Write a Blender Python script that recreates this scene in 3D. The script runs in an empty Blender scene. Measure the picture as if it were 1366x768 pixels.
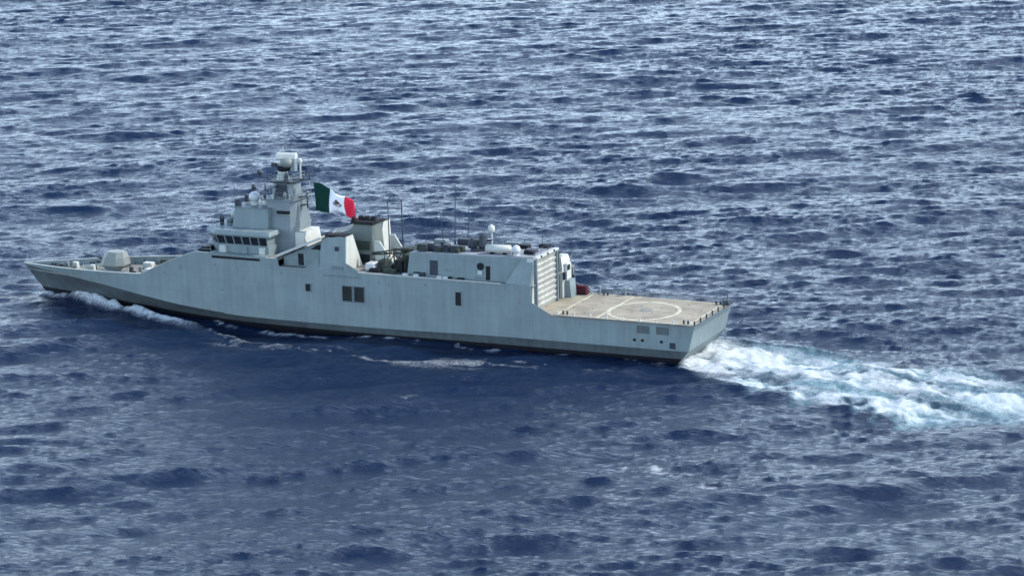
import bpy, bmesh, math, random
import numpy as np
from mathutils import Vector, Matrix

random.seed(7)
S = bpy.context.scene
COL = S.collection
R = math.radians

# ------------------------------------------------------------------ camera
cam_d = bpy.data.cameras.new('camera')
cam = bpy.data.objects.new('camera', cam_d)
COL.objects.link(cam)
CAM = Vector((174.091, -315.331, 87.147))
YAW, PITCH, ROLL = .451, .226, -.030
Fv = Vector((-math.sin(YAW)*math.cos(PITCH), math.cos(YAW)*math.cos(PITCH), -math.sin(PITCH)))
Rv = Vector((math.cos(YAW), math.sin(YAW), 0))
Uv = Rv.cross(Fv)
R2 = Rv*math.cos(ROLL) + Uv*math.sin(ROLL)
U2 = Uv*math.cos(ROLL) - Rv*math.sin(ROLL)
cam.matrix_world = Matrix(((R2.x, U2.x, -Fv.x, CAM.x), (R2.y, U2.y, -Fv.y, CAM.y),
                           (R2.z, U2.z, -Fv.z, CAM.z), (0, 0, 0, 1)))
cam_d.sensor_width = 36
cam_d.lens = 3600/1366*36
cam_d.clip_start = 1
cam_d.clip_end = 40000
S.camera = cam

# ------------------------------------------------------------------ sky, sun, exposure
SUN_ELEV, SUN_AZ = R(44), math.atan2(.42, .85)       # azimuth as an angle from +X towards +Y
world = bpy.data.worlds.new('World')
S.world = world
world.use_nodes = True
wn, wl = world.node_tree.nodes, world.node_tree.links
wn.clear()
out = wn.new('ShaderNodeOutputWorld')
bg = wn.new('ShaderNodeBackground')
sky = wn.new('ShaderNodeTexSky')
sky.sky_type = 'NISHITA'
sky.sun_disc = False
sky.sun_elevation = SUN_ELEV
sky.sun_rotation = math.pi/2 - SUN_AZ                # measured clockwise from +Y
sky.air_density = 1.0
sky.dust_density = 1.0
sky.ozone_density = 2.5
bg.inputs['Strength'].default_value = .15
# thin broken cloud veil over the blue, as directions on the sky dome
wtc = wn.new('ShaderNodeTexCoord')
wmp = wn.new('ShaderNodeMapping'); wmp.inputs['Scale'].default_value = (1, 1, 2.6)
wnz = wn.new('ShaderNodeTexNoise'); wnz.inputs['Scale'].default_value = 2.3; wnz.inputs['Detail'].default_value = 5
wrg = wn.new('ShaderNodeMapRange'); wrg.interpolation_type = 'SMOOTHSTEP'
wrg.inputs['From Min'].default_value = .34; wrg.inputs['From Max'].default_value = .62
wrg.inputs['To Min'].default_value = .35; wrg.inputs['To Max'].default_value = .95
wsp = wn.new('ShaderNodeSeparateXYZ')
wel = wn.new('ShaderNodeMapRange'); wel.interpolation_type = 'SMOOTHSTEP'
wel.inputs['From Min'].default_value = .14; wel.inputs['From Max'].default_value = .64
wcl = wn.new('ShaderNodeMixRGB'); wcl.inputs['Color1'].default_value = (9.1, 11.7, 14.6, 1); wcl.inputs['Color2'].default_value = (.4, .95, 2.1, 1)
wl.new(wtc.outputs['Generated'], wsp.inputs[0]); wl.new(wsp.outputs['Z'], wel.inputs['Value']); wl.new(wel.outputs['Result'], wcl.inputs['Fac'])
wmx = wn.new('ShaderNodeMixRGB'); wl.new(wcl.outputs['Color'], wmx.inputs['Color2'])
wl.new(wtc.outputs['Generated'], wmp.inputs['Vector']); wl.new(wmp.outputs['Vector'], wnz.inputs['Vector'])
wl.new(wnz.outputs['Fac'], wrg.inputs['Value']); wl.new(wrg.outputs['Result'], wmx.inputs['Fac'])
wl.new(sky.outputs['Color'], wmx.inputs['Color1'])
wl.new(wmx.outputs['Color'], bg.inputs['Color'])
wl.new(bg.outputs['Background'], out.inputs['Surface'])

sun_d = bpy.data.lights.new('sun', 'SUN')
sun_d.energy = 2.6
sun_d.angle = R(1.5)
sun_d.color = (1, .95, .87)
sun = bpy.data.objects.new('sun', sun_d)
COL.objects.link(sun)
sdir = Vector((math.cos(SUN_AZ)*math.cos(SUN_ELEV), math.sin(SUN_AZ)*math.cos(SUN_ELEV), math.sin(SUN_ELEV)))
sun.rotation_euler = sdir.to_track_quat('Z', 'Y').to_euler()
sun.location = (0, 0, 200)

S.view_settings.view_transform = 'Standard'
S.view_settings.look = 'None'
S.view_settings.exposure = 1.08
S.view_settings.gamma = 1
S.view_settings.use_curve_mapping = False
S.cycles.use_denoising = True
S.cycles.max_bounces = 6
S.cycles.sample_clamp_indirect = 4

# ------------------------------------------------------------------ materials
def new_mat(name):
    m = bpy.data.materials.new(name)
    m.use_nodes = True
    return m, m.node_tree.nodes, m.node_tree.links, m.node_tree.nodes['Principled BSDF']

def paint(name, col, rough=.55, var=.12, scale=.6, streak=0.0, metallic=0.0, rust=0.0, bump=0.0):
    """Weathered paint: broad tonal variation, vertical run-off streaks, a little rust."""
    m, n, l, b = new_mat(name)
    b.inputs['Roughness'].default_value = rough
    if max(col) < .06: b.inputs['Specular IOR Level'].default_value = .2
    b.inputs['Metallic'].default_value = metallic
    tc = n.new('ShaderNodeTexCoord')
    nz = n.new('ShaderNodeTexNoise'); nz.inputs['Scale'].default_value = scale; nz.inputs['Detail'].default_value = 6
    l.new(tc.outputs['Object'], nz.inputs['Vector'])
    mp = n.new('ShaderNodeMapping'); mp.inputs['Scale'].default_value = (1.6, 1.6, .12)
    l.new(tc.outputs['Object'], mp.inputs['Vector'])
    st = n.new('ShaderNodeTexNoise'); st.inputs['Scale'].default_value = 1.0; st.inputs['Detail'].default_value = 5
    l.new(mp.outputs['Vector'], st.inputs['Vector'])
    def rng(src, a, c):
        r = n.new('ShaderNodeMapRange'); r.inputs['From Min'].default_value = .3; r.inputs['From Max'].default_value = .7
        r.inputs['To Min'].default_value = a; r.inputs['To Max'].default_value = c
        l.new(src, r.inputs['Value']); return r.outputs['Result']
    mul = n.new('ShaderNodeMath'); mul.operation = 'MULTIPLY'
    l.new(rng(nz.outputs['Fac'], 1-var, 1+var), mul.inputs[0])
    l.new(rng(st.outputs['Fac'], 1-streak, 1+streak*.5), mul.inputs[1])
    mx = n.new('ShaderNodeVectorMath'); mx.operation = 'SCALE'
    mx.inputs[0].default_value = col
    l.new(mul.outputs[0], mx.inputs['Scale'])
    src = mx.outputs[0]
    if rust:
        mp2 = n.new('ShaderNodeMapping'); mp2.inputs['Scale'].default_value = (1.1, 1.1, .22)
        l.new(tc.outputs['Object'], mp2.inputs['Vector'])
        rn = n.new('ShaderNodeTexNoise'); rn.inputs['Scale'].default_value = 1.3; rn.inputs['Detail'].default_value = 8
        l.new(mp2.outputs['Vector'], rn.inputs['Vector'])
        rr = n.new('ShaderNodeMapRange'); rr.inputs['From Min'].default_value = .62; rr.inputs['From Max'].default_value = .78
        rr.inputs['To Max'].default_value = rust
        l.new(rn.outputs['Fac'], rr.inputs['Value'])
        mm = n.new('ShaderNodeMixRGB'); mm.inputs['Color2'].default_value = (.12, .06, .03, 1)
        l.new(rr.outputs['Result'], mm.inputs['Fac']); l.new(src, mm.inputs['Color1'])
        src = mm.outputs['Color']
    l.new(src, b.inputs['Base Color'])
    if bump:
        bp = n.new('ShaderNodeBump'); bp.inputs['Strength'].default_value = .4; bp.inputs['Distance'].default_value = bump
        l.new(nz.outputs['Fac'], bp.inputs['Height']); l.new(bp.outputs['Normal'], b.inputs['Normal'])
    return m

M = {}
M['hull'] = paint('hull_grey', (.166, .209, .213), .5, .10, .3, .11, rust=.4)
def plating(m, w, hgt, bump):
    n, l = m.node_tree.nodes, m.node_tree.links
    b = n['Principled BSDF']
    tc = n.new('ShaderNodeTexCoord')
    sx = n.new('ShaderNodeSeparateXYZ'); l.new(tc.outputs['Object'], sx.inputs[0])
    cx = n.new('ShaderNodeCombineXYZ'); l.new(sx.outputs['X'], cx.inputs['X']); l.new(sx.outputs['Z'], cx.inputs['Y'])
    bk = n.new('ShaderNodeTexBrick'); bk.inputs['Scale'].default_value = 1; bk.inputs['Brick Width'].default_value = w; bk.inputs['Row Height'].default_value = hgt
    bk.inputs['Mortar Size'].default_value = .035; bk.inputs['Mortar Smooth'].default_value = .6
    bk.inputs['Color1'].default_value = (1.02, 1.02, 1.015, 1); bk.inputs['Color2'].default_value = (.97, .973, .976, 1); bk.inputs['Mortar'].default_value = (.92, .915, .90, 1)
    l.new(cx.outputs[0], bk.inputs['Vector'])
    src = b.inputs['Base Color'].links[0].from_socket
    mx = n.new('ShaderNodeMixRGB'); mx.blend_type = 'MULTIPLY'; mx.inputs['Fac'].default_value = 1
    l.new(src, mx.inputs['Color1']); l.new(bk.outputs['Color'], mx.inputs['Color2']); l.new(mx.outputs['Color'], b.inputs['Base Color'])
    mp = n.new('ShaderNodeMapping'); mp.inputs['Scale'].default_value = (.9, .9, .45); l.new(tc.outputs['Object'], mp.inputs['Vector'])
    z = n.new('ShaderNodeTexNoise'); z.inputs['Scale'].default_value = .9; z.inputs['Detail'].default_value = 2; l.new(mp.outputs['Vector'], z.inputs['Vector'])
    bp = n.new('ShaderNodeBump'); bp.inputs['Strength'].default_value = .6; bp.inputs['Distance'].default_value = bump
    l.new(z.outputs['Fac'], bp.inputs['Height']); l.new(bp.outputs['Normal'], b.inputs['Normal'])
plating(M['hull'], 7.0, 2.1, .09)
M['upper'] = paint('superstructure_grey', (.160, .205, .21), .5, .08, .5, .09, rust=.25)
plating(M['upper'], 4.0, 1.6, .05)
M['pale'] = paint('pale_grey', (.43, .44, .40), .5, .07, .8, .05)
M['shutter'] = paint('shutter_grey', (.34, .345, .31), .6, .12, .9, .25, rust=.2)
M['turret'] = paint('turret_grey', (.175, .19, .175), .5, .08, .8, .05)
M['mast'] = paint('mast_grey', (.13, .16, .17), .5, .08, .8, .05)
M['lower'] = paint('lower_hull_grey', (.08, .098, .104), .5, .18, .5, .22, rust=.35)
M['boot'] = paint('boot_topping', (.012, .012, .016), .5, .2, .5, .2)
M['flight'] = paint('flight_deck_coating', (.25, .222, .168), .85, .28, .35, 0, rust=.25)
M['deck'] = paint('deck_coating', (.17, .17, .155), .85, .2, .5, 0, rust=.3)
M['roof'] = paint('roof_grey', (.24, .255, .28), .7, .12, .6, 0, rust=.15)
M['line'] = paint('deck_line_white', (.60, .59, .54), .7, .15, 1.2, 0)
M['dark'] = paint('dark_fitting', (.009, .011, .014), .6, .2, 1, 0)
M['gun'] = paint('gun_grey', (.034, .042, .054), .5, .2, 1, 0)
M['olive'] = paint('dark_green_fitting', (.035, .045, .035), .7, .35, 1.5, 0)
M['funnel'] = paint('funnel_grey_green', (.10, .122, .108), .6, .1, .7, .1)
M['soot'] = paint('soot_black', (.015, .015, .017), .8, .2, 1, 0)
M['white'] = paint('white_paint', (.46, .475, .475), .4, .05, 1, 0)
M['red'] = paint('maroon_tarpaulin', (.05, .009, .016), .8, .25, 1.4, 0)
M['net'] = paint('net_frame_metal', (.08, .085, .085), .6, .2, 1, 0)
M['rope'] = paint('rope', (.3, .27, .2), .9, .2, 2, 0)
M['flag_green'] = paint('flag_green', (.002, .030, .022), .85, .15, .9, 0)
M['flag_white'] = paint('flag_white', (.80, .80, .82), .85, .05, .9, 0)
M['flag_red'] = paint('flag_red', (.72, .012, .045), .85, .08, .9, 0)
M['emblem'] = paint('emblem_brown', (.10, .07, .05), .85, .4, 6, 0)
def worn_line():
    m, n, l, b = new_mat('worn_deck_line')
    b.inputs['Roughness'].default_value = .8
    tc = n.new('ShaderNodeTexCoord'); z = n.new('ShaderNodeTexNoise'); z.inputs['Scale'].default_value = 1.1; z.inputs['Detail'].default_value = 7
    l.new(tc.outputs['Object'], z.inputs['Vector'])
    g = n.new('ShaderNodeMapRange'); g.inputs['From Min'].default_value = .45; g.inputs['From Max'].default_value = .66
    g.inputs['To Max'].default_value = .85
    l.new(z.outputs['Fac'], g.inputs['Value'])
    x = n.new('ShaderNodeMixRGB'); x.inputs['Color1'].default_value = (.48, .455, .34, 1); x.inputs['Color2'].default_value = (.30, .265, .20, 1)
    l.new(g.outputs['Result'], x.inputs['Fac']); l.new(x.outputs['Color'], b.inputs['Base Color'])
    return m
M['line'] = worn_line()
def glass():
    m, n, l, b = new_mat('bridge_glass')
    b.inputs['Base Color'].default_value = (.008, .011, .015, 1)
    b.inputs['Roughness'].default_value = .08
    return m
M['glass'] = glass()

# ------------------------------------------------------------------ object helpers
def W(u, y, z):
    """Ship coordinates: u metres forward of the transom, y to starboard, z above the waterline."""
    return Vector((50-u, y, z))

def link(name, me, mat=None, parent=None):
    o = bpy.data.objects.new(name, me)
    COL.objects.link(o)
    if mat is not None:
        me.materials.append(mat)
    if parent is not None:
        o.parent = parent
    return o

class MB:
    def __init__(s): s.v, s.f = [], []
    def poly(s, pts, faces):
        k = len(s.v); s.v += [tuple(p) for p in pts]; s.f += [tuple(k+i for i in f) for f in faces]
    def hexa(s, b, t):
        """frustum: four bottom and four top points in matching order"""
        s.poly(list(b)+list(t), [(0, 1, 2, 3), (4, 5, 6, 7)] + [(i, (i+1) % 4, 4+(i+1) % 4, 4+i) for i in range(4)])
        return s
    def box(s, u0, u1, y0, y1, z0, z1, tu0=None, tu1=None, ty0=None, ty1=None):
        tu0 = u0 if tu0 is None else tu0; tu1 = u1 if tu1 is None else tu1
        ty0 = y0 if ty0 is None else ty0; ty1 = y1 if ty1 is None else ty1
        return s.hexa([W(u0, y0, z0), W(u1, y0, z0), W(u1, y1, z0), W(u0, y1, z0)],
                      [W(tu0, ty0, z1), W(tu1, ty0, z1), W(tu1, ty1, z1), W(tu0, ty1, z1)])
    def prism(s, prof, y0, y1, y0f=None, y1f=None):
        """(u,z) profile extruded between two sides; y0f/y1f may give y as a function of z"""
        n = len(prof)
        a = [W(u, y0f(z) if y0f else y0, z) for u, z in prof]
        b = [W(u, y1f(z) if y1f else y1, z) for u, z in prof]
        s.poly(a+b, [tuple(range(n)), tuple(range(n, 2*n))] + [(i, (i+1) % n, n+(i+1) % n, n+i) for i in range(n)])
        return s
    def tube(s, p, q, r, r2=None, n=8):
        p, q = Vector(p), Vector(q); r2 = r if r2 is None else r2
        d = (q-p).normalized()
        a = d.orthogonal().normalized(); b = d.cross(a)
        ring = lambda c, rr: [c+(a*math.cos(2*math.pi*i/n)+b*math.sin(2*math.pi*i/n))*rr for i in range(n)]
        s.poly(ring(p, r)+ring(q, r2), [tuple(range(n)), tuple(range(n, 2*n))] + [(i, (i+1) % n, n+(i+1) % n, n+i) for i in range(n)])
        return s
    def lathe(s, c, prof, n=20, axis=(0, 0, 1)):
        c = Vector(c); ax = Vector(axis).normalized(); a = ax.orthogonal().normalized(); b = ax.cross(a)
        pts = []
        for r, h in prof:
            pts += [c+ax*h+(a*math.cos(2*math.pi*i/n)+b*math.sin(2*math.pi*i/n))*max(r, 1e-3) for i in range(n)]
        fs = [tuple(range(n)), tuple(range((len(prof)-1)*n, len(prof)*n))]
        for j in range(len(prof)-1):
            fs += [(j*n+i, j*n+(i+1) % n, (j+1)*n+(i+1) % n, (j+1)*n+i) for i in range(n)]
        s.poly(pts, fs); return s
    def build(s, name, mat, parent=None, smooth=False, bevel=0):
        me = bpy.data.meshes.new(name)
        me.from_pydata(s.v, [], s.f)
        bm = bmesh.new(); bm.from_mesh(me)
        bmesh.ops.recalc_face_normals(bm, faces=bm.faces)
        if bevel:
            bmesh.ops.bevel(bm, geom=bm.edges[:], offset=bevel, segments=1, affect='EDGES', clamp_overlap=True)
        bm.to_mesh(me); bm.free()
        if smooth:
            me.shade_smooth()
        return link(name, me, M[mat] if isinstance(mat, str) else mat, parent)

def tag(o, label, cat, group=None):
    o['label'] = label; o['category'] = cat
    if group: o['group'] = group
    return o

def lerp_tab(tab, x):
    xs, ys = zip(*tab)
    return float(np.interp(x, xs, ys))

def smooth_tab(tab, x):
    """monotone-ish cubic through table points"""
    xs = [t[0] for t in tab]; ys = [t[1] for t in tab]
    if x <= xs[0]: return ys[0]
    if x >= xs[-1]: return ys[-1]
    i = max(j for j in range(len(xs)) if xs[j] <= x)
    def slope(j):
        if j == 0: return (ys[1]-ys[0])/(xs[1]-xs[0])
        if j == len(xs)-1: return (ys[-1]-ys[-2])/(xs[-1]-xs[-2])
        a = (ys[j]-ys[j-1])/(xs[j]-xs[j-1]); b = (ys[j+1]-ys[j])/(xs[j+1]-xs[j])
        return 0 if a*b < 0 else 2*a*b/(a+b+1e-12) if a+b else 0
    h = xs[i+1]-xs[i]; t = (x-xs[i])/h
    m0, m1 = slope(i)*h, slope(i+1)*h
    return (2*t**3-3*t*t+1)*ys[i]+(t**3-2*t*t+t)*m0+(-2*t**3+3*t*t)*ys[i+1]+(t**3-t*t)*m1

# ------------------------------------------------------------------ hull lines
BK = [(0, 6.45), (10, 6.7), (25, 6.9), (40, 7), (60, 7), (70, 6.85), (80, 6.45), (88, 5.4), (95, 3.95), (101, 2.25), (105, .95), (107.3, .06)]
BD = [(0, 6.4), (10, 6.6), (25, 6.75), (40, 6.8), (60, 6.8), (70, 6.7), (80, 6.5), (88, 5.6), (95, 4.2), (101, 2.45), (105, 1.05), (107.5, .06)]
BW = [(2.4, 5.9), (25, 6.3), (50, 6.4), (65, 5.9), (75, 4.8), (85, 3.1), (95, 1.25), (102, .2), (103.2, .03)]
ZK = [(0, 1.75), (24, 1.8), (50, 1.45), (65, 1.5), (75, 2.05), (83, 2.95), (91, 3.75), (100, 4.25), (107.5, 4.5)]
ZD = [(0, 5.1), (19.8, 5.1), (22.55, 6.5), (22.7, 8.8), (60.4, 8.8), (60.6, 9.8), (74, 9.9), (78.4, 8.2), (83.2, 6.0), (96, 5.3), (107.5, 4.65)]

def hull():
    us = sorted(set(list(np.linspace(0, 107.5, 120)) + [t[0] for t in ZD] + [107, 106.5, 106]))
    rows = []
    for u in us:
        s = u/107.5
        uw = 2.4 + s*(103.2-2.4)
        uk = .8*(1-min(1, u/6)) + u*(107.3/107.5)
        ub = 4 + s*(100-4)
        zk = smooth_tab(ZK, uk)
        bw = smooth_tab(BW, uw)
        bk = smooth_tab(BK, uk)
        lo = W(ub, -bw*.72, -2.2)
        wl_ = W(uw, -bw, 0)
        mid = W(uw*.45+uk*.55, -(bw*.5+bk*.5), zk*.52)
        kn = W(uk, -bk, zk)
        top = W(u, -smooth_tab(BD, u), lerp_tab(ZD, u))
        rows.append([lo, wl_, mid, kn, top])
    n, k = len(rows), len(rows[0])
    mb = MB()
    pts = [p for r in rows for p in r] + [Vector((p.x, -p.y, p.z)) for r in rows for p in r]
    fs = []
    for side in (0, n*k):
        for i in range(n-1):
            for j in range(k-1):
                a = side+i*k+j
                fs.append((a, a+1, a+k+1, a+k))
    for j in range(k-1):                                        # transom
        fs.append((j, j+1, n*k+j+1, n*k+j))
    mb.poly(pts, fs)
    return mb, rows

ship = bpy.data.objects.new('warship', None)
COL.objects.link(ship)
ship.location = (0, 0, 0)
tag(ship, 'long grey naval patrol ship with mast, hangar and flight deck under way', 'warship')
mb, hull_rows = hull()
ho = mb.build('hull', 'hull', ship)
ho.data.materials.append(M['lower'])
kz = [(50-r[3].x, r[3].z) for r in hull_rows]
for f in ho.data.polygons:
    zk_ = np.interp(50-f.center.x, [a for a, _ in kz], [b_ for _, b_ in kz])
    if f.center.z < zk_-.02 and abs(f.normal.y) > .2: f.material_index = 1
sol = ho.modifiers.new('plate', 'SOLIDIFY'); sol.thickness = .12; sol.offset = -1

# black boot topping along the waterline, 2 cm proud of the plating
for sg in (-1, 1):
    bt = MB(); pts = []
    for r in hull_rows:
        a, b, c = r[0], r[1], r[2]
        p0 = a.lerp(b, .55); p2 = b.lerp(c, .6)
        for p in (p0, b, p2):
            pts.append(Vector((p.x, sg*(-p.y+.03), p.z)))
    pts = [Vector((p.x, p.y, p.z)) for p in pts]
    n = len(hull_rows)
    bt.poly(pts, [(i*3+j, i*3+j+1, (i+1)*3+j+1, (i+1)*3+j) for i in range(n-1) for j in range(2)])
    bt.build('boot_topping', 'boot', ship)
# dark strake along the knuckle (rubbing strip)
for sg in (-1, 1):
    rb = MB(); pts = []
    rr = [r for r in hull_rows if r[3].x > -20]
    for r in rr:
        p = r[3]
        for dz, dy in ((-.07, .0), (-.07, .1), (.07, .1), (.07, .0)):
            pts.append(Vector((p.x, sg*(-p.y+dy), p.z+dz)))
    n = len(rr)
    rb.poly(pts, [(i*4+j, i*4+(j+1) % 4, (i+1)*4+(j+1) % 4, (i+1)*4+j) for i in range(n-1) for j in range(4)])
    rb.build('rubbing_strake', 'hull', ship)

def deck_sheet(u0, u1, z0f, name, mat, inset=.1, n=40):
    mb = MB(); pts = []
    for u in np.linspace(u0, u1, n):
        b = max(.02, smooth_tab(BD, u)-inset); z = z0f(u)
        pts += [W(u, -b, z), W(u, b, z), W(u, b, z-.15), W(u, -b, z-.15)]
    fs = [(i*4+j, i*4+(j+1) % 4, (i+1)*4+(j+1) % 4, (i+1)*4+j) for i in range(n-1) for j in range(4)]
    mb.poly(pts, fs + [(0, 1, 2, 3), tuple((n-1)*4+j for j in range(4))])
    return mb.build(name, mat, ship)

FZ = lambda u: lerp_tab([(78, 4.95), (96, 4.35), (107, 4.0)], u)      # forecastle deck height
fore = deck_sheet(74, 106.2, FZ, 'forecastle_deck', 'deck', .16)
flight = deck_sheet(.05, 22.75, lambda u: 5.105, 'flight_deck', 'flight', -.02, 12)
deck_sheet(22.4, 60.55, lambda u: 8.74, 'boat_deck', 'deck', .1, 12)
deck_sheet(60.55, 74.3, lambda u: 9.72, 'bridge_deck', 'deck', .1, 12)

# ------------------------------------------------------------------ forecastle fittings
mb = MB().hexa([W(80.5, -6.2, 4.86), W(80.5, 6.2, 4.86), W(80.3, 6.2, 4.8), W(80.3, -6.2, 4.8)],
               [W(74.2, -6.4, 9.82), W(74.2, 6.4, 9.82), W(74.0, 6.4, 9.78), W(74.0, -6.4, 9.78)])
mb.build('front_bulkhead', 'upper', ship)

def gun():
    g = bpy.data.objects.new('deck_gun', None); COL.objects.link(g); g.parent = ship
    MB().lathe(W(91.6, 0, 4.35), [(1.75, 0), (1.75, .55), (1.6, .75)], 24).build('gun_ring', 'mast', g)
    # faceted stealth turret: wide waist, narrow top
    u, z = 91.5, 5.0
    t = MB()
    def oct_ring(hu, hy, c, zz, du=0):
        return [W(u+du+a*hu, b*hy, zz) for a, b in ((1, -c), (1, c), (c, 1), (-c, 1), (-1, c), (-1, -c), (-c, -1), (c, -1))]
    rings = [oct_ring(1.5, 1.3, .6, z), oct_ring(1.95, 1.65, .55, z+.6), oct_ring(1.75, 1.45, .5, z+1.7, -.1), oct_ring(1.35, 1.0, .45, z+2.45, -.25)]
    pts = [p for r in rings for p in r]
    fs = [tuple(range(8)), tuple(range(24, 32))] + [(j*8+i, j*8+(i+1) % 8, (j+1)*8+(i+1) % 8, (j+1)*8+i) for j in range(3) for i in range(8)]
    t.poly(pts, fs); t.build('turret', 'turret', g)
    b = MB().tube(W(93.1, 0, z+1.15), W(97.1, 0, z+1.75), .1, .075, 10)
    b.tube(W(93.1, 0, z+1.15), W(94.3, 0, z+1.33), .2, .15, 10)
    b.build('gun_barrel', 'gun', g)
    MB().box(93.0, 93.62, -.35, .35, z+.6, z+1.8, 92.9, 93.1).build('barrel_slot', 'dark', g)
    return g
gun()

def rail(pts, h=1.0, posts=True, name='guard_rail', mat='upper', r=.035, step=1.8, parent=None):
    mb = MB()
    for a, b in zip(pts[:-1], pts[1:]):
        a, b = W(*a), W(*b)
        for hh in (h, h*.55):
            mb.tube(a+Vector((0, 0, hh)), b+Vector((0, 0, hh)), r, n=5)
        k = max(1, int((b-a).length/step))
        for i in range(k+1):
            p = a.lerp(b, i/k)
            mb.tube(p, p+Vector((0, 0, h)), r*1.15, n=5)
    return mb.build(name, mat, parent or ship)

# capstans, bollards, hatches, windlass, anchor chains, breakwater
for u, y in ((100.4, -.75), (100.4, .75)):
    MB().lathe(W(u, y, FZ(u)), [(.42, 0), (.42, .15), (.26, .3), (.24, .7), (.4, .85), (.4, .95), (.05, 1)], 14).build('capstan', 'gun', ship, True)
    MB().tube(W(u+.3, y, FZ(u)+.16), W(104.6, y*.45, FZ(104.6)+.12), .09, n=6).build('anchor_chain', 'dark', ship)
for u, y in ((103.0, -1.1), (103.0, 1.1), (97.4, -2.7), (97.4, 2.7), (94.6, -3.4), (94.6, 3.4), (86.2, -5.0), (86.2, 5.0)):
    b = MB()
    for d in (-.3, .3):
        b.tube(W(u+d, y, FZ(u)), W(u+d, y, FZ(u)+.6), .14, n=10)
    b.box(u-.55, u+.55, y-.22, y+.22, FZ(u), FZ(u)+.08)
    b.build('bollard', 'gun', ship)
for u, y, a, h in ((98.6, -1.2, .6, .3), (96.1, 1.3, .55, .35), (88.2, -3.1, .8, .4), (87.6, 2.6, .8, .9), (85.4, 3.6, .7, 1.2), (84.5, -1.2, 1.1, .9), (83.6, 4.6, .7, 1.0)):
    m_ = 'upper' if h < .6 else ('olive' if y > 3 else 'pale')
    MB().box(u-a, u+a, y-a*.7, y+a*.7, FZ(u)-.05, FZ(u)+h, u-a*.9, u+a*.9, y-a*.62, y+a*.62).build('deck_hatch' if h < .6 else 'deck_locker', m_, ship, bevel=.05)
MB().hexa([W(97.0, 0, 4.2), W(94.3, -3.3, 4.2), W(94.2, -3.3, 4.2), W(96.85, 0, 4.2)],
          [W(97.25, 0, 5.0), W(94.5, -3.3, 4.95), W(94.4, -3.3, 4.95), W(97.1, 0, 5.0)]).build('breakwater', 'upper', ship)
MB().hexa([W(97.0, 0, 4.2), W(94.3, 3.3, 4.2), W(94.2, 3.3, 4.2), W(96.85, 0, 4.2)],
          [W(97.25, 0, 5.0), W(94.5, 3.3, 4.95), W(94.4, 3.3, 4.95), W(97.1, 0, 5.0)]).build('breakwater', 'upper', ship)
for _ in range(26):
    u = random.uniform(83.5, 101); b_ = smooth_tab(BD, u)-.9
    y = random.uniform(-b_, b_)
    if abs(u-91.6) < 3 and abs(y) < 2.6: continue
    a = random.uniform(.18, .5); hh = random.uniform(.3, 1.0)
    MB().box(u-a, u+a, y-a*.7, y+a*.7, FZ(u)-.05, FZ(u)+hh, u-a*.8, u+a*.8).build(random.choice(['deck_vent', 'deck_locker']), random.choice(['dark', 'gun', 'olive', 'pale', 'mast']), ship, bevel=.04)
MB().tube(W(106.6, 0, 4.3), W(106.9, 0, 6.0), .05, n=6).build('jackstaff', 'upper', ship)
# gunwale cap: pale flat bar along the bulwark top
for sg in (-1, 1):
    c = MB(); pts = []
    us = list(np.linspace(60.7, 107.3, 70))
    for u in us:
        b, z = smooth_tab(BD, u), lerp_tab(ZD, u)
        w_ = min(.14, b*.5)
        pts += [W(u, sg*(b+.03), z+.003), W(u, sg*(b+.03), z+.09), W(u, sg*(b-w_-.05), z+.09), W(u, sg*(b-w_-.05), z+.003)]
    n = len(us)
    c.poly(pts, [(i*4+j, i*4+(j+1) % 4, (i+1)*4+(j+1) % 4, (i+1)*4+j) for i in range(n-1) for j in range(4)])
    c.build('bulwark_cap', 'pale', ship)
# bulwark stiffeners inside the forecastle bulwark
for sg in (-1, 1):
    c = MB()
    for u in np.arange(84, 105, 1.5):
        b, z = smooth_tab(BD, u)-.14, lerp_tab(ZD, u)
        c.hexa([W(u, sg*b, FZ(u)), W(u+.06, sg*b, FZ(u)), W(u+.06, sg*(b-.45), FZ(u)), W(u, sg*(b-.45), FZ(u))],
               [W(u, sg*b, z-.05), W(u+.06, sg*b, z-.05), W(u+.06, sg*(b-.06), z-.05), W(u, sg*(b-.06), z-.05)])
    for a, b2 in zip(np.arange(84, 103.5, 1.5), np.arange(85.5, 105, 1.5)):
        pa, pb = (W(v, sg*(smooth_tab(BD, v)-.2), FZ(v)+.35) for v in (a, b2))
        c.tube(pa, pb, .06, n=5)
    c.build('bulwark_bracing', 'upper', ship)
rail([(74.0, 6.5, 9.85), (61, 6.6, 9.8)])
rail([(74.0, -6.5, 9.85), (71.3, -6.55, 9.85)])

# ------------------------------------------------------------------ bridge
br = bpy.data.objects.new('bridge', None); COL.objects.link(br); br.parent = ship
BW0, BW1 = 5.55, 5.75
# lower wall (front faceted), window band leaning out, roof slab
def faceted(u_aft, u_side, u_front, yw, yf, z):
    return [W(u_aft, -yw, z), W(u_side, -yw, z), W(u_front, -yf, z), W(u_front, yf, z), W(u_side, yw, z), W(u_aft, yw, z)]
def ring_solid(rings):
    mb = MB(); n = len(rings[0]); pts = [p for r in rings for p in r]
    fs = [tuple(range(n)), tuple(range((len(rings)-1)*n, len(rings)*n))]
    fs += [(j*n+i, j*n+(i+1) % n, (j+1)*n+(i+1) % n, (j+1)*n+i) for j in range(len(rings)-1) for i in range(n)]
    mb.poly(pts, fs); return mb
lo = faceted(62.6, 70.6, 72.6, BW0, 3.6, 9.7); hi = faceted(62.6, 70.7, 72.8, BW0, 3.7, 11.05)
ring_solid([lo, hi]).build('bridge_wall', 'upper', br)
wl0 = faceted(62.8, 70.6, 72.65, BW0-.08, 3.62, 11.05); wl1 = faceted(62.8, 70.95, 73.05, BW0+.12, 3.8, 12.4)
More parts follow.
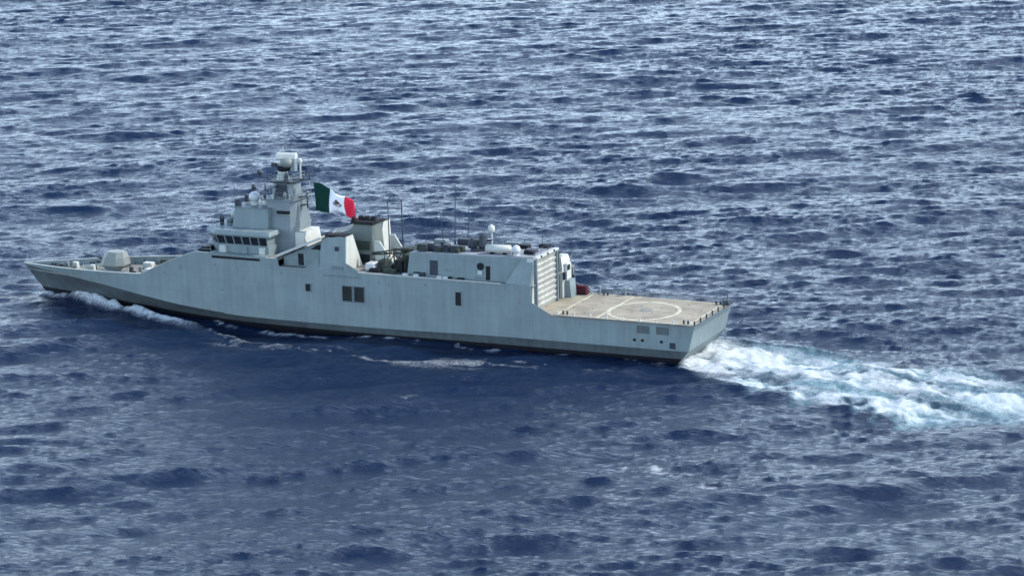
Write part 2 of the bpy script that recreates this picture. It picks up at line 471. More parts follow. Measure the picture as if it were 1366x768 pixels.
ring_solid([wl0, wl1]).build('window_band', 'mast', br)
ring_solid([faceted(62.3, 71.2, 73.4, BW1+.15, 4.0, 12.4), faceted(62.3, 71.2, 73.4, BW1+.15, 4.0, 12.62), faceted(62.5, 70.8, 72.9, BW1-.25, 3.7, 13.05)]).build('bridge_roof', 'upper', br)
# individual panes on the slanted band
def panes(a0, a1, b0, b1, n):
    for i in range(n):
        t0, t1 = (i+.09)/n, (i+.91)/n
        q = [a0.lerp(a1, t0), a0.lerp(a1, t1), b0.lerp(b1, t1), b0.lerp(b1, t0)]
        c0 = q[0].lerp(q[3], .1); c1 = q[1].lerp(q[2], .1); c2 = q[1].lerp(q[2], .88); c3 = q[0].lerp(q[3], .88)
        nrm = (c1-c0).cross(c3-c0).normalized()
        ctr = (a0+a1)/2 - W(66, 0, 11.8)
        if nrm.dot(ctr) < 0: nrm = -nrm
        MB().hexa([c0, c1, c2, c3], [p+nrm*.03 for p in (c0, c1, c2, c3)]).build('window', 'glass', br)
panes(wl0[0], wl0[1], wl1[0], wl1[1], 6)
panes(wl0[1], wl0[2], wl1[1], wl1[2], 2)
panes(wl0[2], wl0[3], wl1[2], wl1[3], 5)
panes(wl0[4], wl0[3], wl1[4], wl1[3], 2)
panes(wl0[5], wl0[4], wl1[5], wl1[4], 6)
# walkway slab around the bridge: its shadow line is drawn in below as a dark strip
MB().box(62.4, 71.6, -6.85, -5.3, 9.86, 9.98).build('wing_walkway', 'upper', br)
MB().box(62.4, 71.6, 5.3, 6.85, 9.86, 9.98).build('wing_walkway', 'upper', br)
MB().box(63.4, 71.0, -6.84, -6.76, 9.3, 9.62).build('walkway_shadow_strip', 'dark', br)  # shadow under the walkway, put on the side plating as dark colour
for u, mt in ((63.6, 'pale'), (66.4, 'upper')):
    MB().box(u-.45, u+.45, -5.75, -5.5, 9.98, 10.9).build('wall_locker', mt, br)
MB().box(69.3, 70.3, -5.9, -5.5, 9.99, 10.95).build('wall_locker', 'pale', br)
MB().box(72.3, 74.3, -5.4, -2.9, 9.73, 10.4, 72.5, 73.4).build('wing_console', 'dark', br)

# decks above the bridge
up = bpy.data.objects.new('sensor_deckhouse', None); COL.objects.link(up); up.parent = ship
MB().box(63.9, 69.6, -3.3, 3.3, 13.0, 15.7, 63.9, 69.2, -3.05, 3.05).build('deckhouse_wall', 'upper', up)
MB().box(63.8, 69.6, -3.2, 3.2, 15.7, 15.82).build('deckhouse_roof', 'mast', up)
for u, y, r, h, mt in ((71.2, 0.2, .55, 1.35, 'pale'), (71.8, -2.4, .3, 1.2, 'gun'), (70.9, 2.7, .35, 1.1, 'pale'), (71.0, -1.6, .42, .75, 'upper')):
    MB().lathe(W(u, y, 13.03), [(r, 0), (r, h*.55), (r*1.25, h*.6), (r*1.1, h), (r*.4, h*1.15)], 14).build('gun_director' if h > 1.1 else 'searchlight', mt, up, True)
for u, y, h in ((69.2, -2.1, .9), (69.4, .8, 1.0)):
    MB().box(u-.35, u+.35, y-.35, y+.35, 15.82, 15.82+h, u-.2, u+.25).build('equipment_box', 'gun', up)
fc = bpy.data.objects.new('fire_control_radar', None); COL.objects.link(fc); fc.parent = ship
MB().lathe(W(67.2, -1.0, 15.82), [(.55, 0), (.5, .5), (.35, .6)], 14).build('pedestal', 'pale', fc)
MB().lathe(W(67.2, -1.0, 16.95), [(.05, -.75), (.5, -.62), (.75, -.3), (.8, 0), (.72, .3), (.45, .62), (.05, .72)], 18).build('radome', 'white', fc, True)
MB().lathe(W(65.6, -.6, 15.82), [(.7, 0), (.75, .5), (.55, .95), (.2, 1.15)], 16).build('satcom_dome', 'white', up, True)
rail([(72.6, -3.6, 13.02), (70.8, -5.4, 13.02), (63, -5.4, 13.02)], .9, r=.025, step=1.6)

# ------------------------------------------------------------------ mast
ms = bpy.data.objects.new('mast', None); COL.objects.link(ms); ms.parent = ship
def sq_ring(uc, hu, hy, z, c=.62):
    return [W(uc+a*hu, b*hy, z) for a, b in ((1, -c), (1, c), (c, 1), (-c, 1), (-1, c), (-1, -c), (-c, -1), (c, -1))]
ring_solid([sq_ring(62.9, 2.75, 2.9, 9.72, .8), sq_ring(62.8, 2.55, 2.65, 13.2, .8), sq_ring(62.6, 2.25, 2.1, 16.75, .75)]).build('mast_tower', 'mast', ms)
MB().box(58.6, 60.6, -2.4, 2.4, 9.74, 12.6, 59.0, 60.5, -2.2, 2.2).build('mast_house', 'pale', ms)
MB().box(60.9, 62.9, -2.5, -2.2, 15.1, 15.5).build('recess', 'dark', ms)
MB().box(60.8, 63.1, -2.75, -1.9, 15.0, 15.08).build('service_ledge', 'upper', ms)
MB().box(60.2, 65.4, -2.3, 2.3, 16.75, 17.0, 60.0, 65.6).build('lower_platform', 'mast', ms)
ring_solid([sq_ring(62.6, 1.85, 1.6, 17.0), sq_ring(62.5, 1.6, 1.45, 19.2)]).build('antenna_housing', 'mast', ms)
for sg in (-1, 1):
    MB().hexa([W(61.6, sg*1.64, 17.25), W(63.6, sg*1.64, 17.25), W(63.6, sg*1.3, 17.25), W(61.6, sg*1.3, 17.25)],
              [W(61.7, sg*1.52, 19.0), W(63.3, sg*1.52, 19.0), W(63.3, sg*1.2, 19.0), W(61.7, sg*1.2, 19.0)]).build('sensor_panel', 'gun', ms)
ring_solid([sq_ring(62.5, 1.95, 1.8, 19.2), sq_ring(62.5, 2.15, 1.95, 19.42)]).build('upper_platform', 'gun', ms)
# yards with antennas
y1 = MB().tube(W(63.3, -4.6, 18.7), W(63.3, 4.6, 18.7), .09, n=6); y1.build('yardarm', 'gun', ms)
MB().tube(W(58.9, 0, 19.65), W(61.6, 0, 19.5), .08, n=6).build('signal_yard', 'gun', ms)
MB().tube(W(66.9, 0, 19.7), W(65.2, 0, 19.3), .08, n=6).build('signal_yard', 'gun', ms)
MB().tube(W(59.4, 0, 17.3), W(61.6, 0, 16.9), .1, n=6).build('lower_spar', 'gun', ms)
MB().tube(W(68.1, 0, 17.6), W(66.0, 0, 16.9), .1, n=6).build('lower_spar', 'gun', ms)
for u, y, z, h in ((58.9, 0, 19.65, 1.2), (66.9, 0, 19.7, .8), (68.1, 0, 17.6, 1.0), (63.3, -4.5, 18.7, 1.0), (63.3, 4.5, 18.7, 1.0), (59.4, 0, 15.6, 1.8), (60.4, 0, 15.7, 1.4)):
    MB().lathe(W(u, y, z-.1), [(.07, 0), (.12, h*.2), (.12, h*.6), (.05, h)], 8).build('antenna', 'gun', ms)
for u, y, z in ((67.9, .1, 17.7), (66.7, -.2, 19.9)):
    MB().lathe(W(u, y, z), [(.2, 0), (.35, .2), (.33, .5), (.1, .7)], 10).build('antenna_pod', 'gun', ms, True)
MB().box(59.6, 60.5, -.45, .45, 16.0, 16.08).build('antenna_frame', 'gun', ms)
MB().lathe(W(63.1, 0, 19.42), [(.95, 0), (.85, .5), (.7, .6), (.7, 1.2)], 16).build('radar_pedestal', 'pale', ms)
MB().lathe(W(62.0, -.9, 19.42), [(.3, 0), (.3, .9), (.15, 1.1)], 10).build('ecm_antenna', 'gun', ms)
MB().lathe(W(62.9, 0, 20.62), [(.75, 0), (.95, .3), (.95, .55), (.6, .7)], 16).build('radar_turntable', 'dark', ms)
# rotating flat-faced air search radar
rd = bpy.data.objects.new('search_radar', None); COL.objects.link(rd); rd.parent = ms
def rot_box(c, ax, ay, hz, lean, depth):
    c = W(*c); d = Vector((math.cos(ax), math.sin(ax), 0)); n = Vector((-math.sin(ax), math.cos(ax), 0))
    up = (Vector((0, 0, 1))+n*lean).normalized()
    return [c+d*sx*ay+up*sz*hz+n*sn*depth for sn in (-1, 1) for sx, sz in ((-1, -1), (1, -1), (1, 1), (-1, 1))]
p = rot_box((62.4, 0, 22.65), R(12), 1.55, .5, .45, .32)
MB().hexa(p[:4], p[4:]).build('antenna_face', 'pale', rd, bevel=.2)
MB().lathe(W(62.3, 0, 21.2), [(.7, 0), (1.0, .25), (1.05, .8), (.8, 1.15), (.3, 1.35)], 16).build('antenna_drum', 'turret', rd, True)
MB().box(61.0, 61.7, -.3, .5, 20.6, 22.2).build('transmitter_box', 'upper', rd, bevel=.08)
MB().tube(W(61.2, 0, 21.6), W(64.3, 0, 21.6), .2, n=8).build('antenna_beam', 'pale', rd)
MB().box(63.9, 64.6, -.5, .5, 21.2, 21.7).build('antenna_drive', 'gun', rd)
MB().tube(W(62.9, 0, 23.3), W(62.9, 0, 24.0), .05, n=6).build('lightning_rod', 'pale', ms)
MB().lathe(W(60.8, .9, 19.42), [(.12, 0), (.12, 2.2), (.3, 2.3), (.3, 2.7), (.1, 2.9)], 10).build('navigation_antenna', 'pale', ms)
MB().lathe(W(61.4, -1.3, 17.0), [(.25, 0), (.25, .5), (.1, .7)], 10).build('navigation_light', 'pale', ms)
for sg in (-1, 1):
    for u in (60.6, 61.8, 63.6, 64.9):
        y = sg*random.uniform(1.9, 2.4); hh = random.uniform(.5, 1.3)
        MB().lathe(W(u, y, 16.95), [(.08, 0), (.16, .2), (random.uniform(.12, .28), hh*.6), (.06, hh)], 8).build('antenna', random.choice(['gun', 'mast', 'pale']), ms)
    for u in (61.0, 63.8):
        MB().tube(W(u, sg*1.9, 19.4), W(u, sg*2.9, 19.9), .05, n=5).tube(W(u, sg*2.9, 19.4), W(u, sg*2.9, 20.7), .06, n=5).build('antenna_bracket', 'gun', ms)
rl = MB()
for z, uu, yy in ((17.0, (60.2, 65.4), 2.25), (19.42, (60.7, 64.4), 1.8)):
    cs_ = [(uu[0], -yy), (uu[1], -yy), (uu[1], yy), (uu[0], yy)]
    for a, b2 in zip(cs_, cs_[1:]+cs_[:1]):
        A_, B_ = W(*a, z), W(*b2, z)
        for hh in (.5, .95):
            rl.tube(A_+Vector((0, 0, hh)), B_+Vector((0, 0, hh)), .03, n=4)
        for k in range(4):
            q_ = A_.lerp(B_, k/4); rl.tube(q_, q_+Vector((0, 0, .95)), .03, n=4)
rl.build('platform_railing', 'mast', ms)
hal = MB()
hal.tube(W(59.0, 0, 19.6), W(58.35, 0, 14.6), .025, n=4); hal.tube(W(58.35, 0, 14.6), W(60.4, 0, 12.6), .025, n=4)
hal.build('halyard', 'rope', ms)

# ------------------------------------------------------------------ waist: casings with the sloped roof, funnel
cs_prof = [(48.6, 8.74), (60.4, 8.74), (60.4, 10.1), (53.9, 12.85), (51.0, 13.35), (50.0, 13.35)]
for sg in (-1, 1):
    c = bpy.data.objects.new('side_casing', None); COL.objects.link(c); c.parent = ship
    yo = lambda z, s=sg: s*(6.72-(z-8.74)*.12)
    # outer plate is full height only aft; forward of it the wall is set back under the sloped roof edge
    MB().prism([(50.2, 8.74), (54.2, 8.74), (53.9, 12.85), (51.4, 13.35), (50.2, 13.35)], 0, 0, yo, lambda z, s=sg: s*(2.2+(z-8.74)*.5)).build('casing_wall', 'upper', c)
    MB().prism([(54.2, 8.75), (60.3, 8.75), (60.3, 9.9), (54.0, 12.6)], sg*5.55, sg*2.7).build('recessed_wall', 'upper', c)
    MB().prism([(53.85, 12.87), (53.85, 13.2), (60.9, 10.32), (60.9, 9.98)], sg*6.5, sg*2.5).build('sloped_roof', 'pale', c)
    MB().prism([(54.2, 8.76), (56.5, 8.76), (54.2, 10.4)], sg*6.7, sg*6.62).build('bulwark_wing', 'upper', c)
    MB().box(57.2, 58.0, sg*5.62, sg*5.5, 8.9, 10.5).build('door', 'dark', c)
    MB().box(54.3, 56.0, sg*5.6, sg*5.5, 11.2, 11.9, 54.3, 54.9).build('vent', 'dark', c)
    MB().box(50.1, 53.4, sg*6.1, sg*4.5, 13.2, 13.5).build('exhaust_louvre', 'soot', c)
    MB().box(51.2, 51.8, sg*6.45, sg*6.2, 11.4, 12.0).build('lamp_box', 'gun', c)
    MB().box(50.5, 52.2, sg*6.78, sg*6.6, 8.95, 9.4).build('vent', 'mast', c)
    # aft raked face of the casing, pale
    MB().hexa([W(50.05, sg*6.68, 8.76), W(50.2, sg*6.68, 8.76), W(50.2, sg*2.1, 8.76), W(50.05, sg*2.1, 8.76)],
              [W(50.05, sg*6.18, 13.4), W(50.2, sg*6.18, 13.4), W(50.2, sg*4.4, 13.4), W(50.05, sg*4.4, 13.4)]).build('end_plate', 'pale', c)
    # triangular buttress down to the boat deck
    MB().prism([(47.8, 8.76), (50.1, 8.76), (50.1, 9.9)], sg*6.72, sg*6.5).build('buttress', 'upper', c)

fn = bpy.data.objects.new('funnel', None); COL.objects.link(fn); fn.parent = ship
MB().box(48.4, 52.0, -1.7, 1.7, 8.74, 14.2, 48.7, 51.7, -1.45, 1.45).build('funnel_casing', 'funnel', fn, bevel=.15)
MB().box(48.5, 51.9, -1.6, 1.6, 14.2, 14.55).build('funnel_cap', 'soot', fn)
for z0, z1, mt in ((10.7, 11.9, 'olive'), (9.0, 10.1, 'dark')):
    MB().box(49.1, 51.3, -1.72, -1.4, z0, z1).build('intake_grille', mt, fn)
    MB().box(49.1, 51.3, 1.4, 1.72, z0, z1).build('intake_grille', mt, fn)
for u in (49.2, 50.2, 51.1):
    MB().lathe(W(u, 0, 14.5), [(.4, 0), (.4, .5), (.33, .5), (.33, .1)], 12).build('exhaust_pipe', 'soot', fn)
MB().lathe(W(51.6, -1.2, 14.5), [(.28, 0), (.33, .3), (.2, .6)], 10).build('horn', 'soot', fn)
MB().box(46.6, 48.0, -1.7, 1.7, 8.76, 10.2, 47.5, 48.0).build('aft_plinth', 'pale', fn)
MB().prism([(44.9, 8.77), (47.9, 8.77), (47.9, 12.2), (47.2, 12.2)], -2.3, -2.1).build('brace_plate', 'pale', fn)
MB().prism([(44.9, 8.77), (47.9, 8.77), (47.9, 12.2), (47.2, 12.2)], 2.1, 2.3).build('brace_plate', 'pale', fn)

# boat bay between funnel and hangar: crane, lattice, lockers
cr = bpy.data.objects.new('boat_crane', None); COL.objects.link(cr); cr.parent = ship
MB().lathe(W(43.6, -1.6, 8.76), [(.5, 0), (.45, 2.2), (.6, 2.3), (.6, 2.7)], 14).build('crane_column', 'olive', cr)
jb = MB()
for dy in (-.3, .3):
    jb.tube(W(43.6, -1.6+dy, 11.3), W(48.2, -2.6+dy*.4, 10.6), .1, n=6)
    jb.tube(W(43.6, -1.6+dy, 10.7), W(48.2, -2.6+dy*.4, 10.4), .08, n=6)
for i in range(6):
    a, b = i/6, (i+1)/6
    jb.tube(W(43.6+4.6*a, -1.9-.85*a, 10.7-.3*a), W(43.6+4.6*b, -1.9-.85*b, 11.3-.7*b), .05, n=5)
jb.build('crane_jib', 'olive', cr)
for u, y, a, b, h, mt in ((47.3, -4.4, .7, .8, 1.0, 'white'), (45.9, -3.7, .6, .7, 1.3, 'olive'), (44.6, -4.6, .8, .7, .9, 'olive'), (43.0, -4.3, .7, .8, 1.7, 'soot'), (42.3, -3.0, .5, 1.2, 2.3, 'olive'), (46.2, -5.6, .9, .35, .5, 'dark'), (43.9, -5.7, 1.0, .3, .6, 'olive'), (45.2, 3.6, 1.4, 1.0, 1.5, 'olive'), (42.7, 1.5, .8, .9, 2.0, 'dark')):
    MB().box(u-a, u+a, y-b, y+b, 8.75, 8.75+h, u-a*.85, u+a*.8).build('deck_locker', mt, ship, bevel=.08)
lt = MB()
for u in (41.9, 43.4, 44.9):
    for y in (-5.2, -2.6):
        lt.tube(W(u, y, 8.76), W(u, y, 11.4), .07, n=5)
for a, b in (((41.9, -5.2, 11.4), (44.9, -5.2, 11.4)), ((41.9, -2.6, 11.4), (44.9, -2.6, 11.4)), ((44.9, -5.2, 11.4), (44.9, -2.6, 11.4)), ((44.9, -5.2, 8.8), (43.4, -5.2, 11.4)), ((43.4, -5.2, 8.8), (41.9, -5.2, 11.4)), ((44.9, -2.6, 8.8), (43.4, -2.6, 11.4)), ((44.9, -5.2, 10), (44.9, -2.6, 11.4))):
    lt.tube(W(*a), W(*b), .07, n=5)
lt.build('boat_cradle', 'olive', ship)

# ------------------------------------------------------------------ hangar
hg = bpy.data.objects.new('hangar', None); COL.objects.link(hg); hg.parent = ship
yo = lambda z: -(5.72-(z-8.7)*.06)
MB().prism([(22.75, 8.7), (41.3, 8.7), (40.9, 11.75), (24.8, 12.1), (22.75, 12.1)], 0, 0, yo, lambda z: 1.4).build('hangar_wall', 'upper', hg)
MB().prism([(22.9, 12.1), (24.8, 12.1), (40.7, 11.75), (40.7, 11.85), (24.8, 12.22), (22.9, 12.22)], -5.3, 1.2).build('hangar_roof', 'roof', hg)
# starboard half: a lower annex with a sloping top
MB().hexa([W(22.75, 1.41, 8.7), W(41.2, 1.41, 8.7), W(41.2, 5.72, 8.7), W(22.75, 5.72, 8.7)],
          [W(22.75, 1.41, 11.6), W(40.8, 1.41, 11.4), W(40.8, 5.68, 9.7), W(22.75, 5.68, 9.7)]).build('hangar_annex', 'upper', hg)
# upright aft end: port corner post, slatted shutter, dark gap, starboard column
for sg in (-1, 1):
    MB().hexa([W(22.62, sg*6.7, 5.15), W(23.6, sg*6.7, 5.15), W(23.6, sg*5.6, 5.15), W(22.62, sg*5.6, 5.15)],
              [W(22.62, sg*5.66, 12.1 if sg < 0 else 9.8), W(23.6, sg*5.66, 12.1 if sg < 0 else 9.8), W(23.6, sg*4.9, 12.1 if sg < 0 else 9.8), W(22.62, sg*4.9, 12.1 if sg < 0 else 9.8)]).build('end_pillar', 'pale', hg)
    MB().hexa([W(22.75, sg*6.62, 8.76), W(26.4, sg*6.62, 8.76), W(26.4, sg*5.72, 8.76), W(22.75, sg*5.72, 8.76)],
              [W(22.75, sg*5.62, 12.0 if sg < 0 else 9.6), W(24.4, sg*5.62, 12.0 if sg < 0 else 9.6), W(24.4, sg*5.5, 12.0 if sg < 0 else 9.6), W(22.75, sg*5.5, 12.0 if sg < 0 else 9.6)]).build('side_fairing', 'upper', hg)
ring_solid([[W(22.3, 2.4, z), W(23.6, 2.4, z), W(23.6, 5.3, z), W(22.3, 5.3, z)] if z < 9.3 else
            [W(22.6, 2.7, z), W(23.6, 2.7, z), W(23.6, 5.0, z), W(22.6, 5.0, z)] for z in (5.15, 9.2, 10.6)]).build('hangar_pillar', 'pale', hg)
MB().box(21.4, 22.28, 3.1, 4.9, 5.12, 7.4, 21.6, 22.28).build('control_cabin', 'upper', hg)
MB().box(22.22, 22.32, 2.9, 3.7, 7.9, 9.6).build('door', 'mast', hg)
MB().box(22.22, 22.32, 4.0, 4.8, 8.6, 9.3).build('window', 'glass', hg)
dr = MB(); ns = 9                                         # shutter leaves, each leaning out over the one below
pts = []
for i in range(ns):
    z0, z1 = 5.15+i*.76, 5.15+(i+1)*.76
    pts += [W(22.62, -5.5, z0), W(22.62, .85, z0), W(22.34, -5.5, z0+.62), W(22.34, .85, z0+.62)]
n = len(pts)//2
dr.poly(pts, [(2*i, 2*i+1, 2*i+3, 2*i+2) for i in range(n-1)])
d_ = dr.build('hangar_door', 'shutter', hg)
dm = d_.modifiers.new('thick', 'SOLIDIFY'); dm.thickness = .05
MB().box(22.2, 22.8, -5.4, 1.3, 12.0, 12.25).build('door_header', 'pale', hg)
MB().box(22.64, 22.74, .9, 2.4, 5.15, 11.3).build('dark_opening', 'dark', hg)
for y in (1.35, 1.95):
    MB().tube(W(22.5, y, 5.2), W(22.5, y, 11.2), .07, n=6).build('door_rail', 'mast', hg)
for y in (-5.6, .86):
    MB().box(22.2, 22.6, y-.12, y+.12, 5.12, 11.98).build('door_guide', 'mast', hg)
for y in (-4.2, -2.2, -.2):
    MB().lathe(W(22.3, y, 12.2), [(.16, 0), (.2, .12), (.05, .25)], 8, axis=(1, 0, -.4)).build('flood_lamp', 'gun', hg)
lad = MB()
for y in (5.45, 5.85):
    lad.tube(W(22.4, y, 5.15), W(22.4, y-.5, 9.8), .04, n=5)
for k in range(16):
    t = k/16
    lad.tube(W(22.4, 5.45-.5*t, 5.3+4.4*t), W(22.4, 5.85-.5*t, 5.3+4.4*t), .025, n=4)
lad.build('ladder', 'gun', hg)
MB().box(21.9, 22.3, 2.45, 2.95, 7.6, 8.6).build('hose_reel', 'gun', hg)
# port side features of the hangar wall
ybox = lambda u0, u1, z0, z1, nm, mt, d=.05: MB().prism([(u0, z0), (u1, z0), (u1, z1), (u0, z1)], 0, 0, lambda z: yo(z)-d, lambda z: yo(z)+.08).build(nm, mt, hg)
ybox(36.7, 37.9, 8.95, 10.95, 'door', 'gun')
ybox(34.7, 35.5, 9.6, 10.0, 'wall_vent', 'mast')
ybox(29.0, 29.6, 8.85, 10.7, 'door', 'dark')
ybox(29.3, 31.2, 8.9, 9.2, 'wall_vent', 'mast')
MB().lathe(W(30.4, yo(10.6)-.04, 10.6), [(.5, 0), (.5, .08)], 16, axis=(0, -1, 0)).build('porthole', 'dark', hg)
MB().box(30.1, 30.7, yo(9.8)-.25, yo(9.8)-.02, 9.55, 10.05).build('lifebuoy_locker', 'white', hg)
for u in (38.9, 39.8):
    MB().box(u-.35, u+.35, yo(9)-.5, yo(9)-.03, 8.76, 9.25).build('deck_locker', 'gun', hg)
for u in (34.9, 33.1):
    MB().box(u-.55, u+.55, -6.5, -6.05, 8.76, 9.0, u-.45, u+.45).build('cable_reel', 'dark', ship)
for u in (41.2, 39.6, 36.1, 35.2):
    MB().box(u-.35, u+.35, -6.6, -6.2, 8.76, 9.1).build('ventilator_box', 'white', ship)
# pale waterway along the boat deck edge
MB().box(27, 48.2, -6.83, -6.72, 8.72, 8.86).build('deck_edge_bar', 'pale', ship)
MB().box(27, 48.2, 6.72, 6.83, 8.72, 8.86).build('deck_edge_bar', 'pale', ship)
MB().box(48.0, 53.5, -6.93, -6.78, 8.05, 8.16).build('rubbing_bar', 'mast', ship)

# hangar roof equipment
cw = bpy.data.objects.new('close_in_gun', None); COL.objects.link(cw); cw.parent = ship
MB().lathe(W(31.9, -2.8, 11.9), [(1.15, 0), (1.1, .5), (.8, .6)], 18).build('gun_base', 'gun', cw)
MB().box(30.7, 31.9, -3.5, -2.1, 12.4, 14.5, 30.8, 31.7, -3.3, -2.3).build('gun_shield', 'gun', cw, bevel=.3)
MB().box(32.3, 33.5, -3.4, -2.2, 12.3, 13.7, 32.4, 33.3, -3.2, -2.4).build('ammunition_drum', 'gun', cw, bevel=.25)
MB().tube(W(32, -2.8, 13.2), W(29.9, -2.8, 13.6), .13, .08, 8).build('gun_barrel', 'dark', cw)
MB().lathe(W(30.6, -1.6, 12.6), [(.1, 1.6), (.45, 1.9), (.45, 2.5), (.1, 2.8)], 12).build('sight_dome', 'pale', cw, True)
MB().tube(W(30.6, -1.6, 11.9), W(30.6, -1.6, 14.4), .12, n=8).build('sight_post', 'pale', cw)
MB().tube(W(30.1, -4.2, 12.75), W(26.7, -4.2, 12.85), .55, n=16).build('life_raft_canister', 'pale', ship, True)
for u in (27.4, 29.2):
    MB().box(u-.2, u+.2, -4.7, -3.7, 12.0, 12.4).build('raft_cradle', 'dark', ship)
sd = bpy.data.objects.new('satellite_dome', None); COL.objects.link(sd); sd.parent = ship
MB().lathe(W(25.6, -4.6, 12.1), [(.45, 0), (.4, .3), (.32, .4)], 14).build('pedestal', 'pale', sd)
MB().lathe(W(25.6, -4.6, 12.95), [(.05, -.62), (.38, -.52), (.56, -.2), (.58, .05), (.46, .38), (.25, .55), (.05, .62)], 18).build('radome', 'white', sd, True)
for u, y, a, h in ((39.6, -3.9, .9, .55), (37.4, -4.2, .7, .6), (35.9, -4.4, .5, .9), (34.6, -4.4, .6, .8), (38.4, -1, 1.1, .7), (35.6, .4, 1.0, .7), (24.6, -2.0, .9, .5), (28.6, .8, 1.3, .6), (33.8, .3, .8, .7), (24.0, .9, .8, .6), (26.5, -.2, .9, .6)):
    MB().box(u-a, u+a, y-.5, y+.5, 11.75, 12.1+h, u-a*.8, u+a*.85).build('roof_locker', random.choice(['dark', 'gun', 'olive', 'mast']), ship, bevel=.06)
for _ in range(22):                                       # crowded gear along the port roof edge
    u = random.uniform(33.6, 40.4); y = random.uniform(-5.0, -3.4); a = random.uniform(.2, .6); hh = random.uniform(.35, 1.05)
    MB().box(u-a, u+a, y-.3, y+.3, 11.7, 11.95+hh, u-a*.8, u+a*.8).build('roof_locker', random.choice(['dark', 'gun', 'dark', 'olive']), ship, bevel=.05)
for u in (27.8, 29.0, 26.2, 24.6, 23.9, 30.1):
    y = random.uniform(-3.8, -2.6)
    MB().box(u-.45, u+.45, y-.3, y+.3, 12.1, 12.75, u-.35, u+.3).build('roof_locker', 'dark', ship, bevel=.05)
rail([(40.7, -5.1, 11.8), (33.9, -5.1, 12.0)], .95, r=.03, mat='gun')
rail([(40.7, 1.1, 11.8), (23.2, 1.1, 12.2)], .95, r=.03, mat='gun')
rail([(22.9, -4.7, 12.2), (22.9, 1.1, 12.2)], .8, r=.03, mat='gun')
# whip antennas, the pair with its spreader
def whip(u, y, z0, z1, r=.06, lean=0, mat='gun'):
    MB().tube(W(u, y, z0), W(u, y, z0+.6), .14, n=6).tube(W(u, y, z0+.5), W(u+lean, y, z1), r, r*.6, 6).build('whip_antenna', mat, ship)
whip(46.9, 0, 8.76, 17.3, .1); whip(44.8, 0, 8.76, 17.6, .12)
sp = MB().tube(W(47.6, 0, 16.3), W(44.6, 0, 16.4), .06, n=5)
sp.tube(W(46.4, 0, 17.0), W(44.8, 0, 17.0), .05, n=5)
arch = [W(46.9+(44.8-46.9)*t, 0, 17.2+1.1*math.sin(math.pi*t)) for t in np.linspace(0, 1, 9)]
for a, b2 in zip(arch[:-1], arch[1:]): sp.tube(a, b2, .06, n=5)
sp.build('antenna_spreader', 'gun', ship)
whip(42.0, 1.5, 8.76, 19.0, .035, .1)
whip(36.9, 0, 11.8, 19.9, .075, -.35); whip(37.7, -1.8, 11.8, 16.5, .06, .3); whip(35.4, .9, 11.8, 17.2, .06, -.3)
whip(24.4, 1.0, 12.1, 15.0, .04)

# ------------------------------------------------------------------ hull side openings
def side_y(u, z):
    k, d = smooth_tab(BK, u), smooth_tab(BD, u); zk, zd = smooth_tab(ZK, u), lerp_tab(ZD, u)
    return -(k+(d-k)*min(1, (z-zk)/(zd-zk)))
def side_panel(u0, u1, z0, z1, nm, mt, d=.03, rim=None):
    f = lambda z: side_y((u0+u1)/2, z)
    o = MB().prism([(u0, z0), (u1, z0), (u1, z1), (u0, z1)], 0, 0, lambda z: f(z)-d, lambda z: f(z)+.2).build(nm, mt, ship)
    if rim:
        for a, b, c, e in ((u0-.1, u0, z0-.1, z1+.1), (u1, u1+.1, z0-.1, z1+.1), (u0, u1, z1, z1+.1), (u0, u1, z0-.1, z0)):
            MB().prism([(a, c), (b, c), (b, e), (a, e)], 0, 0, lambda z: f(z)-.1, lambda z: f(z)+.2).build('frame', rim, o)
    return o
side_panel(55.5, 56.3, 5.7, 6.7, 'hull_opening', 'dark', rim='hull')
for a, b in ((49.15, 50.6), (47.3, 48.8)):
    o = side_panel(a, b, 4.75, 6.8, 'intake_grille', 'dark', rim='mast')
    lv = MB()
    for k in range(6):
        z = 4.85+k*.33
        lv.prism([(a+.02, z), (b-.02, z), (b-.02, z+.08), (a+.02, z+.08)], 0, 0, lambda zz: side_y(a, zz)-.1, lambda zz: side_y(a, zz)-.02)
    lv.build('louvre', 'olive', o)
side_panel(32.75, 33.6, 5.4, 7.2, 'hull_door', 'dark', rim='hull')
for a, b in ((6.15, 7.9), (3.5, 5.2)):
    side_panel(a, b, 3.65, 4.65, 'mooring_port', 'lower', rim=None)
for u in (8.2, 7.1, 4.5):
    side_panel(u-.2, u+.2, 2.55, 2.9, 'scupper', 'dark')
for u, z in ((70.6, 8.3), (67.0, 8.0), (66.0, 6.8), (69.6, 4.9), (45, 7.7), (43.5, 7.5), (60, 7.9), (79, 6.6), (38, 7.8)):
    side_panel(u-.16, u+.16, z-.16, z+.16, 'scuttle', 'mast')
side_panel(76.0, 76.5, 7.2, 7.9, 'hull_fitting', 'mast')
# draught of a discharge chute near the stern
side_panel(2.6, 3.4, 1.9, 2.7, 'discharge_chute', 'gun')

